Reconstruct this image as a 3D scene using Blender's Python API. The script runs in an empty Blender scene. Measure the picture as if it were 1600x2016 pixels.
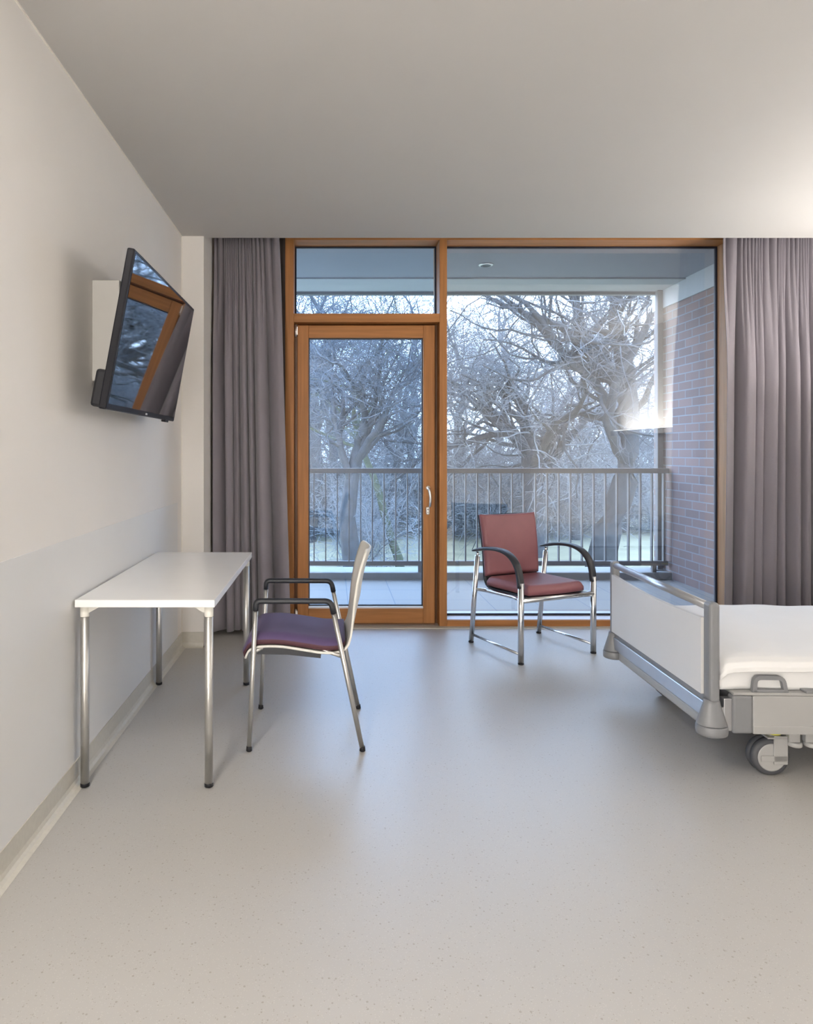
import bpy, bmesh, math, random
from mathutils import Vector, Matrix, Quaternion
random.seed(7)
sc = bpy.context.scene
COL = sc.collection
PI = math.pi
V = Vector

# ------------------------------------------------------------------ camera
EYE = 1.32
cam_d = bpy.data.cameras.new('camera')
cam = bpy.data.objects.new('camera', cam_d)
COL.objects.link(cam)
cam.location = (0, 0, EYE)
cam.rotation_euler = (PI / 2, 0, 0)
cam_d.sensor_fit = 'HORIZONTAL'
cam_d.sensor_width = 36
cam_d.lens = 36 * 1330 / 1600
cam_d.shift_x = (800 - 654) / 1600
cam_d.shift_y = -(1008 - 886) / 1600
cam_d.clip_end = 300
sc.camera = cam

# ------------------------------------------------------------------ world
w = bpy.data.worlds.new('overcast_sky')
sc.world = w
w.use_nodes = True
nt = w.node_tree
for n in list(nt.nodes): nt.nodes.remove(n)
tc = nt.nodes.new('ShaderNodeTexCoord')
sx = nt.nodes.new('ShaderNodeSeparateXYZ')
rp = nt.nodes.new('ShaderNodeValToRGB')
rp.color_ramp.elements[0].position = 0.0
rp.color_ramp.elements[0].color = (0.66, 0.81, 1.0, 1)
rp.color_ramp.elements[1].position = 0.7
rp.color_ramp.elements[1].color = (0.46, 0.66, 1.0, 1)
bg = nt.nodes.new('ShaderNodeBackground')
bg.inputs[1].default_value = 7.3
wo = nt.nodes.new('ShaderNodeOutputWorld')
nt.links.new(tc.outputs['Generated'], sx.inputs[0])
nt.links.new(sx.outputs[2], rp.inputs[0])
nt.links.new(rp.outputs[0], bg.inputs[0])
nt.links.new(bg.outputs[0], wo.inputs[0])

# ------------------------------------------------------------------ lights / exposure
def area(name, loc, rot, sx_, sy_, power, color):
    d = bpy.data.lights.new(name, 'AREA')
    d.shape = 'RECTANGLE'
    d.size, d.size_y = sx_, sy_
    d.energy = power
    d.color = color
    o = bpy.data.objects.new(name, d)
    COL.objects.link(o)
    o.location = loc
    o.rotation_euler = rot
    return o
WARM = (1.0, 0.96, 0.915)
# the bed-head uplight on the right wall (its housing is built further down)
area('bed_head_lamp', (3.57, 3.1, 1.585), (PI, math.radians(12), 0), 0.10, 2.4, 40, WARM)
# added fill from the left wall behind the camera, no real door there
area('fill_light_left', (-0.98, -1.2, 1.1), (0, -PI / 2, 0), 1.9, 1.1, 24, (1.0, 0.955, 0.905))
# added fills: an unseen ceiling strip for the table, a panel on the back wall
area('fill_light_ceiling', (-0.80, 0.6, 2.715), (0, 0, 0), 0.16, 1.3, 22, (1.0, 0.955, 0.905))
area('fill_light_back', (-0.83, -2.17, 1.25), (PI / 2, 0, 0), 0.28, 2.1, 38, (1.0, 0.955, 0.905))

vs = sc.view_settings
vs.view_transform = 'Standard'
vs.look = 'None'
vs.exposure = 0.5
vs.gamma = 1.0
vs.use_curve_mapping = False
sc.cycles.use_denoising = True
sc.cycles.max_bounces = 12
sc.cycles.diffuse_bounces = 6
sc.cycles.transparent_max_bounces = 24
sc.cycles.sample_clamp_indirect = 6
sc.cycles.volume_bounces = 2
sc.cycles.caustics_reflective = False
sc.cycles.caustics_refractive = False

# ------------------------------------------------------------------ materials
def mat(name, col, rough=0.5, metal=0.0, var=0.0, vscale=8.0, bump=0.0, bscale=200.0, spec=0.5, stretch=None, sheen=0.0, coat=0.0):
    m = bpy.data.materials.new(name)
    m.use_nodes = True
    t = m.node_tree
    b = t.nodes['Principled BSDF']
    b.inputs['Base Color'].default_value = (*col, 1)
    b.inputs['Roughness'].default_value = rough
    b.inputs['Metallic'].default_value = metal
    b.inputs['Specular IOR Level'].default_value = spec
    b.inputs['Sheen Weight'].default_value = sheen
    b.inputs['Coat Weight'].default_value = coat
    co = t.nodes.new('ShaderNodeTexCoord')
    mp = t.nodes.new('ShaderNodeMapping')
    if stretch: mp.inputs['Scale'].default_value = stretch
    t.links.new(co.outputs['Object'], mp.inputs[0])
    if var:
        no = t.nodes.new('ShaderNodeTexNoise')
        no.inputs['Scale'].default_value = vscale
        no.inputs['Detail'].default_value = 5
        t.links.new(mp.outputs[0], no.inputs['Vector'])
        r = t.nodes.new('ShaderNodeValToRGB')
        r.color_ramp.elements[0].position = 0.3
        r.color_ramp.elements[1].position = 0.7
        r.color_ramp.elements[0].color = (*[c * (1 - var) for c in col], 1)
        r.color_ramp.elements[1].color = (*[min(1, c * (1 + var)) for c in col], 1)
        t.links.new(no.outputs[0], r.inputs[0])
        t.links.new(r.outputs[0], b.inputs['Base Color'])
    if bump:
        n2 = t.nodes.new('ShaderNodeTexNoise')
        n2.inputs['Scale'].default_value = bscale
        n2.inputs['Detail'].default_value = 3
        t.links.new(mp.outputs[0], n2.inputs['Vector'])
        bu = t.nodes.new('ShaderNodeBump')
        bu.inputs['Strength'].default_value = bump
        bu.inputs['Distance'].default_value = 0.002
        t.links.new(n2.outputs[0], bu.inputs['Height'])
        t.links.new(bu.outputs[0], b.inputs['Normal'])
    return m

M = {}
M['wall'] = mat('warm_white_wall_paint', (0.80, 0.77, 0.735), 0.75, var=0.01, vscale=3, bump=0.08, bscale=300)
M['panel'] = mat('grey_wall_protection_sheet', (0.74, 0.735, 0.725), 0.55, var=0.01, vscale=3, bump=0.05)
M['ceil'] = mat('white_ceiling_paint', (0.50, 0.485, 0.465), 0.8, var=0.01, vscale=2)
M['joint'] = mat('acrylic_joint', (0.80, 0.76, 0.70), 0.6, var=0.02)
M['base'] = mat('beige_skirting_linoleum', (0.56, 0.535, 0.475), 0.45, var=0.04, vscale=60)
M['white'] = mat('white_laminate', (0.90, 0.89, 0.865), 0.25, var=0.01, spec=0.9)
M['plwhite'] = mat('offwhite_plastic', (0.76, 0.74, 0.68), 0.4, var=0.02, vscale=30)
M['mount'] = mat('grey_white_painted_steel', (0.43, 0.415, 0.385), 0.45, var=0.02)
M['steel'] = mat('brushed_stainless_steel', (0.62, 0.61, 0.585), 0.4, 1.0, var=0.04, vscale=40, stretch=(40, 40, 1))
M['chrome'] = mat('satin_chrome', (0.72, 0.73, 0.74), 0.2, 1.0, var=0.02, vscale=20)
M['alu'] = mat('silver_aluminium', (0.50, 0.505, 0.525), 0.33, 0.85, var=0.02, vscale=20)
M['black'] = mat('black_plastic', (0.012, 0.012, 0.015), 0.45, var=0.1, spec=0.3)
M['softblack'] = mat('black_armrest_rubber', (0.02, 0.022, 0.028), 0.45, var=0.1, bump=0.05)
M['bezel'] = mat('gloss_black_bezel', (0.010, 0.010, 0.014), 0.3, var=0.05, spec=0.25)
M['rubber'] = mat('dark_grey_tyre_rubber', (0.06, 0.062, 0.07), 0.6, var=0.05)
M['screen'] = mat('glossy_dark_screen', (0.012, 0.013, 0.018), 0.03, var=0.02, spec=1.0, coat=1.0)
M['bedgrey'] = mat('mid_grey_bed_plastic', (0.19, 0.193, 0.203), 0.45, var=0.03, vscale=30)
M['bedlight'] = mat('light_grey_bed_paint', (0.34, 0.337, 0.328), 0.4, var=0.02)
M['bedpanel'] = mat('pale_grey_bed_laminate', (0.63, 0.625, 0.615), 0.4, var=0.01)
M['sheet'] = mat('white_cotton_sheet', (0.73, 0.727, 0.72), 0.85, var=0.015, vscale=5, bump=0.1, bscale=500, sheen=0.2)
M['yellow'] = mat('yellow_ring_plastic', (0.75, 0.70, 0.03), 0.4, var=0.03)
M['plum'] = mat('sky_sheen_seat_fabric', (0.095, 0.062, 0.155), 0.75, var=0.06, vscale=300, bump=0.2, bscale=900, sheen=0.08)  # burgundy cloth with the blue sky sheen put into its base colour
M['wine'] = mat('wine_red_seat_border', (0.085, 0.03, 0.04), 0.7, var=0.06, vscale=300, bump=0.2, bscale=900)
M['burg'] = mat('burgundy_vinyl', (0.23, 0.085, 0.096), 0.5, var=0.04, vscale=12, bump=0.1, bscale=600)
M['metalwhite'] = mat('satin_nickel', (0.75, 0.74, 0.72), 0.3, 0.9, var=0.02)
M['gasket'] = mat('black_window_gasket', (0.012, 0.014, 0.03), 0.5, var=0.1)
M['rail'] = mat('grey_brown_railing_paint', (0.15, 0.14, 0.145), 0.5, var=0.06, vscale=12)
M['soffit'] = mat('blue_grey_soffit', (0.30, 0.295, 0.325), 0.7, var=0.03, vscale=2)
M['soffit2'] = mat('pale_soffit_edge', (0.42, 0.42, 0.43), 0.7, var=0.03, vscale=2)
M['fascia'] = mat('grey_fascia_metal', (0.20, 0.195, 0.20), 0.5, var=0.03)
M['kerb'] = mat('grey_balcony_kerb', (0.24, 0.245, 0.265), 0.7, var=0.05)
M['frostkerb'] = mat('frosted_kerb_top', (0.27, 0.27, 0.27), 0.8, var=0.04)
M['pocket'] = mat('shade_darkened_wood_panel', (0.045, 0.03, 0.024), 0.6, var=0.2, vscale=6, stretch=(10, 10, 0.6))  # wood in shadow: the shade behind the curtain is put into this colour
M['concrete'] = mat('pale_concrete', (0.55, 0.55, 0.56), 0.8, var=0.04)
M['sillmetal'] = mat('pale_sill_metal', (0.72, 0.71, 0.74), 0.45, 0.2, var=0.02)

def curtain_mat():
    m = mat('grey_mauve_curtain_cloth', (0.225, 0.202, 0.228), 0.9, var=0.05, vscale=400, bump=0.15, bscale=1200, sheen=0.3)
    return m
M['curtain'] = curtain_mat()

def wood(name, col, axis):
    st = {'z': (14, 14, 0.7), 'x': (0.7, 14, 14)}[axis]
    m = mat(name, col, 0.5, spec=0.3, var=0.16, vscale=3.0, stretch=st, bump=0.06, bscale=12)
    return m
OAK = (0.40, 0.175, 0.058)
M['oakz'] = wood('larch_upright_grain', OAK, 'z')
M['oakx'] = wood('larch_level_grain', OAK, 'x')
M['oakz2'] = wood('paler_larch_reveal', (0.42, 0.245, 0.13), 'z')

def floor_mat():
    m = mat('speckled_beige_linoleum', (0.44, 0.425, 0.402), 0.38, var=0.012, vscale=1.5, spec=0.95)
    t = m.node_tree
    b = t.nodes['Principled BSDF']
    src = b.inputs['Base Color'].links[0].from_socket
    co = [n for n in t.nodes if n.type == 'TEX_COORD'][0]
    prev = src
    for sc_, th, colr, dim in ((210, 0.07, (0.25, 0.21, 0.165, 1), 0.5), (330, 0.12, (0.66, 0.64, 0.60, 1), 0.4), (120, 0.03, (0.24, 0.20, 0.155, 1), 0.55)):
        vo = t.nodes.new('ShaderNodeTexVoronoi')
        vo.inputs['Scale'].default_value = sc_
        t.links.new(co.outputs['Object'], vo.inputs['Vector'])
        # pick only some cells: random colour of the cell decides
        sep = t.nodes.new('ShaderNodeSeparateColor')
        t.links.new(vo.outputs['Color'], sep.inputs[0])
        lt = t.nodes.new('ShaderNodeMath'); lt.operation = 'LESS_THAN'; lt.inputs[1].default_value = th
        t.links.new(sep.outputs[0], lt.inputs[0])
        l2 = t.nodes.new('ShaderNodeMath'); l2.operation = 'LESS_THAN'; l2.inputs[1].default_value = 0.36
        t.links.new(vo.outputs['Distance'], l2.inputs[0])
        mu = t.nodes.new('ShaderNodeMath'); mu.operation = 'MULTIPLY'
        t.links.new(lt.outputs[0], mu.inputs[0]); t.links.new(l2.outputs[0], mu.inputs[1])
        m3 = t.nodes.new('ShaderNodeMath'); m3.operation = 'MULTIPLY'; m3.inputs[1].default_value = dim
        t.links.new(mu.outputs[0], m3.inputs[0])
        mx = t.nodes.new('ShaderNodeMixRGB')
        mx.inputs[2].default_value = colr
        t.links.new(m3.outputs[0], mx.inputs[0]); t.links.new(prev, mx.inputs[1])
        prev = mx.outputs[0]
    t.links.new(prev, b.inputs['Base Color'])
    return m
M['floor'] = floor_mat()

def brick_mat():
    m = bpy.data.materials.new('pale_red_brickwork')
    m.use_nodes = True
    t = m.node_tree
    b = t.nodes['Principled BSDF']
    b.inputs['Roughness'].default_value = 0.85
    co = t.nodes.new('ShaderNodeTexCoord')
    s = t.nodes.new('ShaderNodeSeparateXYZ'); c = t.nodes.new('ShaderNodeCombineXYZ')
    t.links.new(co.outputs['Object'], s.inputs[0])
    t.links.new(s.outputs[1], c.inputs[0]); t.links.new(s.outputs[2], c.inputs[1])
    br = t.nodes.new('ShaderNodeTexBrick')
    br.inputs['Scale'].default_value = 1.0
    br.inputs['Brick Width'].default_value = 0.25
    br.inputs['Row Height'].default_value = 0.083
    br.inputs['Mortar Size'].default_value = 0.006
    br.inputs['Color1'].default_value = (0.27, 0.185, 0.165, 1)
    br.inputs['Color2'].default_value = (0.21, 0.15, 0.138, 1)
    br.inputs['Mortar'].default_value = (0.26, 0.265, 0.285, 1)
    t.links.new(c.outputs[0], br.inputs['Vector'])
    t.links.new(br.outputs['Color'], b.inputs['Base Color'])
    bu = t.nodes.new('ShaderNodeBump'); bu.invert = True
    bu.inputs['Strength'].default_value = 0.5; bu.inputs['Distance'].default_value = 0.006
    t.links.new(br.outputs['Fac'], bu.inputs['Height']); t.links.new(bu.outputs[0], b.inputs['Normal'])
    return m
M['brick'] = brick_mat()

def tile_mat():
    m = bpy.data.materials.new('frosted_balcony_tiles')
    m.use_nodes = True
    t = m.node_tree
    b = t.nodes['Principled BSDF']
    b.inputs['Roughness'].default_value = 0.6
    co = t.nodes.new('ShaderNodeTexCoord')
    mp = t.nodes.new('ShaderNodeMapping')
    mp.inputs['Location'].default_value = (-0.135 + 4.05, 0.07, 0)
    t.links.new(co.outputs['Object'], mp.inputs[0])
    br = t.nodes.new('ShaderNodeTexBrick')
    br.offset = 0.0
    br.inputs['Scale'].default_value = 1.0
    br.inputs['Brick Width'].default_value = 0.405
    br.inputs['Row Height'].default_value = 0.43
    br.inputs['Mortar Size'].default_value = 0.004
    br.inputs['Color1'].default_value = (0.315, 0.29, 0.265, 1)
    br.inputs['Color2'].default_value = (0.295, 0.27, 0.245, 1)
    br.inputs['Mortar'].default_value = (0.16, 0.18, 0.21, 1)
    t.links.new(mp.outputs[0], br.inputs['Vector'])
    t.links.new(br.outputs['Color'], b.inputs['Base Color'])
    return m
M['tile'] = tile_mat()

def glass_mat(name, r0, tint):
    m = bpy.data.materials.new(name)
    m.use_nodes = True
    t = m.node_tree
    t.nodes.remove(t.nodes['Principled BSDF'])
    out = t.nodes['Material Output']
    tr = t.nodes.new('ShaderNodeBsdfTransparent'); tr.inputs[0].default_value = (*tint, 1)
    gl = t.nodes.new('ShaderNodeBsdfGlossy'); gl.inputs['Roughness'].default_value = 0.0
    gl.inputs[0].default_value = (1, 1, 1, 1)
    lw = t.nodes.new('ShaderNodeLayerWeight'); lw.inputs[0].default_value = 0.25
    mr = t.nodes.new('ShaderNodeMapRange')
    mr.inputs['To Min'].default_value = r0
    mr.inputs['To Max'].default_value = 0.6
    t.links.new(lw.outputs['Fresnel'], mr.inputs['Value'])
    mr.inputs['From Min'].default_value = 0.02
    mx = t.nodes.new('ShaderNodeMixShader')
    t.links.new(mr.outputs[0], mx.inputs[0])
    t.links.new(tr.outputs[0], mx.inputs[1]); t.links.new(gl.outputs[0], mx.inputs[2])
    t.links.new(mx.outputs[0], out.inputs['Surface'])
    return m
M['glass'] = glass_mat('insulating_glass', 0.028, (0.87, 0.935, 1.0))
M['glass2'] = glass_mat('coated_insulating_glass', 0.095, (0.95, 0.97, 0.99))

def emit_mat(name, col, s):
    m = bpy.data.materials.new(name)
    m.use_nodes = True
    b = m.node_tree.nodes['Principled BSDF']
    b.inputs['Base Color'].default_value = (0.8, 0.8, 0.8, 1)
    b.inputs['Emission Color'].default_value = (*col, 1)
    b.inputs['Emission Strength'].default_value = s
    return m
M['glow'] = emit_mat('lamp_and_fill_glow', WARM, 6.0)  # shared by the bed-head diffuser and the added fill panels
M['lampoff'] = mat('dark_downlight_lens', (0.10, 0.10, 0.11), 0.2, var=0.02)

# ------------------------------------------------------------------ mesh helpers
def box(bm, x0, x1, y0, y1, z0, z1, bev=0.0, seg=2, xf=None):
    vs_ = [bm.verts.new(p) for p in ((x0, y0, z0), (x1, y0, z0), (x1, y1, z0), (x0, y1, z0), (x0, y0, z1), (x1, y0, z1), (x1, y1, z1), (x0, y1, z1))]
    fs = [bm.faces.new([vs_[i] for i in q]) for q in ((0, 3, 2, 1), (4, 5, 6, 7), (0, 1, 5, 4), (1, 2, 6, 5), (2, 3, 7, 6), (3, 0, 4, 7))]
    if bev:
        es = list({e for f in fs for e in f.edges})
        r = bmesh.ops.bevel(bm, geom=es, offset=bev, segments=seg, affect='EDGES', profile=0.5)
        vs_ = list({v for f in r['faces'] for v in f.verts} | {v for v in vs_ if v.is_valid})
    if xf is not None:
        bmesh.ops.transform(bm, matrix=xf, verts=[v for v in vs_ if v.is_valid])
    return vs_

def fillet(pts, r, n=6):
    pts = [V(p) for p in pts]
    out = [pts[0]]
    for i in range(1, len(pts) - 1):
        a, b, c = pts[i - 1], pts[i], pts[i + 1]
        d1 = (a - b); d2 = (c - b)
        rr = r[i - 1] if isinstance(r, (list, tuple)) else r
        rr = min(rr, d1.length * 0.49, d2.length * 0.49)
        p1 = b + d1.normalized() * rr; p2 = b + d2.normalized() * rr
        for k in range(n + 1):
            t = k / n
            out.append(p1 * (1 - t) ** 2 + b * 2 * t * (1 - t) + p2 * t * t)
    out.append(pts[-1])
    return out

def sweep(bm, pts, prof, radii=None, cap=True, up=None):
    """prof: list of (u, v) closed; swept along pts, radii scales per point."""
    pts = [V(p) for p in pts]
    n = len(pts)
    rings = []
    t0 = (pts[1] - pts[0]).normalized()
    ref = V(up) if up else (V((0, 0, 1)) if abs(t0.z) < 0.9 else V((1, 0, 0)))
    nrm = (ref - t0 * ref.dot(t0)).normalized()
    tp = t0
    for i in range(n):
        if i == 0: t = t0
        elif i == n - 1: t = (pts[-1] - pts[-2]).normalized()
        else: t = ((pts[i + 1] - pts[i]).normalized() + (pts[i] - pts[i - 1]).normalized()).normalized()
        q = tp.rotation_difference(t)
        nrm = q @ nrm
        nrm = (nrm - t * nrm.dot(t)).normalized()
        tp = t
        bi = t.cross(nrm)
        s = 1.0 if radii is None else radii[i]
        rings.append([bm.verts.new(pts[i] + nrm * (u * s) + bi * (v_ * s)) for u, v_ in prof])
    m = len(prof)
    for i in range(n - 1):
        for j in range(m):
            f = bm.faces.new((rings[i][j], rings[i][(j + 1) % m], rings[i + 1][(j + 1) % m], rings[i + 1][j]))
            f.smooth = True
    if cap:
        bm.faces.new(list(reversed(rings[0]))); bm.faces.new(rings[-1])
    return rings

def circ(r, n=14):
    return [(r * math.cos(2 * PI * k / n), r * math.sin(2 * PI * k / n)) for k in range(n)]

def tube(bm, pts, r, n=14, radii=None):
    return sweep(bm, pts, circ(r, n), radii)

def lathe(bm, prof, n=24, xf=None):
    """prof: (r, z) from bottom to top; closes at both ends."""
    rings = []
    new = []
    for r, z in prof:
        ring = [bm.verts.new((r * math.cos(2 * PI * k / n), r * math.sin(2 * PI * k / n), z)) for k in range(n)]
        rings.append(ring); new += ring
    for i in range(len(prof) - 1):
        for k in range(n):
            f = bm.faces.new((rings[i][k], rings[i][(k + 1) % n], rings[i + 1][(k + 1) % n], rings[i + 1][k])); f.smooth = True
    bm.faces.new(list(reversed(rings[0]))); bm.faces.new(rings[-1])
    if xf is not None: bmesh.ops.transform(bm, matrix=xf, verts=new)

def grid_slab(bm, f, nu, nv, th, smooth=True):
    """closed slab: f(u,v) -> point; th thickness along minus the surface normal."""
    P = [[V(f(i / nu, j / nv)) for j in range(nv + 1)] for i in range(nu + 1)]
    N = [[None] * (nv + 1) for _ in range(nu + 1)]
    for i in range(nu + 1):
        for j in range(nv + 1):
            du = P[min(i + 1, nu)][j] - P[max(i - 1, 0)][j]
            dv = P[i][min(j + 1, nv)] - P[i][max(j - 1, 0)]
            N[i][j] = du.cross(dv).normalized()
    A = [[bm.verts.new(P[i][j]) for j in range(nv + 1)] for i in range(nu + 1)]
    B = [[bm.verts.new(P[i][j] - N[i][j] * (th(i / nu, j / nv) if callable(th) else th)) for j in range(nv + 1)] for i in range(nu + 1)]
    def q(*v):
        fc = bm.faces.new(v); fc.smooth = smooth
    for i in range(nu):
        for j in range(nv):
            q(A[i][j], A[i + 1][j], A[i + 1][j + 1], A[i][j + 1])
            q(B[i][j], B[i][j + 1], B[i + 1][j + 1], B[i + 1][j])
    for i in range(nu):
        q(A[i][0], B[i][0], B[i + 1][0], A[i + 1][0])
        q(A[i][nv], A[i + 1][nv], B[i + 1][nv], B[i][nv])
    for j in range(nv):
        q(A[0][j], A[0][j + 1], B[0][j + 1], B[0][j])
        q(A[nu][j], B[nu][j], B[nu][j + 1], A[nu][j + 1])

def obj(name, bm, m, parent=None, smooth_angle=None, subsurf=0):
    me = bpy.data.meshes.new(name)
    bmesh.ops.recalc_face_normals(bm, faces=bm.faces)
    bm.to_mesh(me); bm.free()
    for mm in (m if isinstance(m, (list, tuple)) else [m]): me.materials.append(mm)
    o = bpy.data.objects.new(name, me)
    COL.objects.link(o)
    if parent: o.parent = parent
    if subsurf:
        s = o.modifiers.new('subdivision', 'SUBSURF'); s.levels = s.render_levels = subsurf
    return o

def thing(name, label, cat, loc=(0, 0, 0), rz=0.0, group=None):
    o = bpy.data.objects.new(name, None)
    o.empty_display_size = 0.1
    COL.objects.link(o)
    o.location = loc; o.rotation_euler = (0, 0, rz)
    o['label'] = label; o['category'] = cat
    if group: o['group'] = group
    return o

def tag(o, label, cat, group=None, kind=None):
    o['label'] = label; o['category'] = cat
    if group: o['group'] = group
    if kind: o['kind'] = kind
    return o

def struct(name, bm, m, parent=None, label=None, cat=None):
    o = obj(name, bm, m, parent)
    if parent is None:
        o['kind'] = 'structure'
        if label: o['label'] = label
        if cat: o['category'] = cat
    return o

def sempty(name, label, cat):
    o = thing(name, label, cat); o['kind'] = 'structure'
    return o

def bxo(name, m, *dims, parent=None, bev=0.0, **kw):
    bm = bmesh.new(); box(bm, *dims, bev=bev)
    return obj(name, bm, m, parent)

def sbox(name, m, label, cat, *dims, bev=0.0):
    bm = bmesh.new(); box(bm, *dims, bev=bev)
    return struct(name, bm, m, None, label, cat)

# ------------------------------------------------------------------ room
LX, RX, BY = -1.01, 3.70, -2.2        # left wall, right wall, back wall
YC = 4.57                              # where the ceiling slab stops before the curtain pocket
YF, YG = 5.04, 5.21                    # frame front, pane plane
CZ = 2.755
sbox('floor', M['floor'], 'speckled beige linoleum floor of the hospital room', 'floor', LX - 0.2, RX + 0.2, BY - 0.2, YF + 0.16, -0.12, 0.0)
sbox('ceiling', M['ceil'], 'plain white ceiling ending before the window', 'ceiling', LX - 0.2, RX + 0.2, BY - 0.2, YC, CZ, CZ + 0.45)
sbox('wall_left', M['wall'], 'warm white side wall behind the table', 'wall', LX - 0.2, LX, BY - 0.2, 5.4, -0.12, 3.2)
sbox('wall_right', M['wall'], 'warm white wall at the bed head', 'wall', RX, RX + 0.2, BY - 0.2, 5.4, -0.12, 3.2)
sbox('wall_back', M['wall'], 'warm white wall behind the camera', 'wall', LX, RX, BY - 0.2, BY, -0.12, CZ)
bm = bmesh.new()
box(bm, LX, -0.862, 4.53, 5.04, 0.0, 3.2)
struct('wall_front', bm, M['wall'], None, 'narrow white pier between side wall and left curtain', 'wall')
# outer wall round the window
bm = bmesh.new()
box(bm, LX, -0.352, 5.04, 5.36, 0.0, 3.2)
struct('trim_1', bm, M['pocket'], None, 'wood wall panel behind the left curtain, its shade put into the dark colour', 'wall panel')
bm = bmesh.new()
box(bm, 2.985, RX, 5.04, 5.226, -0.12, 3.2)
struct('wall_window', bm, M['wall'], None, 'white outer wall strip behind the right curtain', 'wall')
bm = bmesh.new()
box(bm, -0.352, 2.985, 5.05, 5.36, 2.96, 3.2)
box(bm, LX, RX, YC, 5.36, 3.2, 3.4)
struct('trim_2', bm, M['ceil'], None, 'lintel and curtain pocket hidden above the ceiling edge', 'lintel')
# lower wall sheet, joints, skirtings
sbox('trim_3', M['panel'], 'pale grey protective sheet on the lower left wall', 'wall panel', LX, LX + 0.003, BY, 4.40, 0.10, 0.978)
sbox('trim_4', M['joint'], 'thin pale joint between left wall and ceiling', 'joint', LX, LX + 0.005, BY, 4.53, CZ - 0.006, CZ)
sbox('trim_5', M['joint'], 'thin pale upright joint in the wall corner', 'joint', LX, LX + 0.006, 4.524, 4.53, 0.1, CZ - 0.006)
def cove(name, label, p0, p1, nrm):
    p0, p1, nrm = V(p0), V(p1), V(nrm)
    bm = bmesh.new()
    prof = [(0.0, 0.10), (0.006, 0.10), (0.006, 0.03), (0.010, 0.016), (0.018, 0.006), (0.032, 0.0), (0.0, 0.0)]
    r = [[bm.verts.new(p + nrm * a + V((0, 0, b))) for a, b in prof] for p in (p0, p1)]
    n = len(prof)
    for j in range(n): bm.faces.new((r[0][j], r[0][(j + 1) % n], r[1][(j + 1) % n], r[1][j]))
    bm.faces.new(r[0]); bm.faces.new(list(reversed(r[1])))
    return struct(name, bm, M['base'], None, label, 'skirting')
cove('baseboard_left', 'beige coved skirting along the left wall', (LX, BY, 0.0005), (LX, 4.53, 0.0005), (1, 0, 0))
cove('baseboard_front', 'beige coved skirting across the pier', (LX, 4.53, 0.0005), (-0.862, 4.53, 0.0005), (0, -1, 0))
cove('baseboard_right', 'beige coved skirting along the bed head wall', (RX, BY, 0.0005), (RX, 5.04, 0.0005), (-1, 0, 0))
cove('baseboard_back', 'beige coved skirting along the back wall', (LX, BY, 0.0005), (RX, BY, 0.0005), (0, 1, 0))
bm = bmesh.new(); box(bm, -0.288, 2.9, 4.985, YF, 0.0, 0.006)
struct('trim_6', bm, M['base'], None, 'beige linoleum threshold strip below the window', 'threshold')

# ------------------------------------------------------------------ timber window front
fr = sempty('window_1', 'large fixed pane in a larch frame right of the balcony door', 'window')
def part(name, m, parent, *dims, bev=0.003):
    return bxo(name, m, *dims, parent=parent, bev=bev)
JX0, JX1 = -0.352, -0.288
MX0, MX1 = 0.800, 0.856
RX0, RX1 = 2.935, 2.985
TZ0, TZ1 = 2.275, 2.339
HZ = 2.888
main = sempty('trim_7', 'larch main frame with posts, head and transom bar', 'window frame')
part('jamb', M['oakz'], main, JX0, JX1, YF, 5.34, 0.0, HZ + 0.07)
part('mullion', M['oakz'], main, MX0, MX1, YF, 5.34, 0.0, HZ + 0.07)
part('head', M['oakx'], main, JX1, MX0, YF, 5.226, HZ, HZ + 0.07)
part('transom', M['oakx'], main, JX1, MX0, YF, 5.34, TZ0, TZ1)
part('jamb', M['oakz2'], fr, RX0 + 0.03, RX1, YF, 5.226, 0.0, HZ + 0.07)
part('head', M['oakx'], fr, MX1, RX0 + 0.03, YF, 5.226, HZ, HZ + 0.07)
part('sill', M['oakx'], fr, MX1, RX0 + 0.03, YF, YF + 0.03, 0.0, 0.05)
part('sill_cover', M['sillmetal'], fr, MX1, RX0 + 0.03, YF + 0.03, 5.34, 0.0, 0.046)
def pane(parent, x0, x1, z0, z1, y, g=0.012, gm='glass'):
    bm = bmesh.new()
    box(bm, x0, x1, y, y + 0.008, z0, z1)
    obj('pane', bm, M[gm], parent)
    bm = bmesh.new()
    box(bm, x0, x0 + g, y - 0.006, y + 0.014, z0, z1); box(bm, x1 - g, x1, y - 0.006, y + 0.014, z0, z1)
    box(bm, x0 + g, x1 - g, y - 0.006, y + 0.014, z0, z0 + g); box(bm, x0 + g, x1 - g, y - 0.006, y + 0.014, z1 - g, z1)
    obj('gasket', bm, M['gasket'], parent)
pane(fr, MX1, RX0 + 0.03, 0.046, HZ, YG, 0.014, 'glass2')
w2 = sempty('window_2', 'narrow fixed light above the balcony door', 'window')
pane(w2, JX1, MX0, TZ1, HZ, YG, 0.012)
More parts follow.
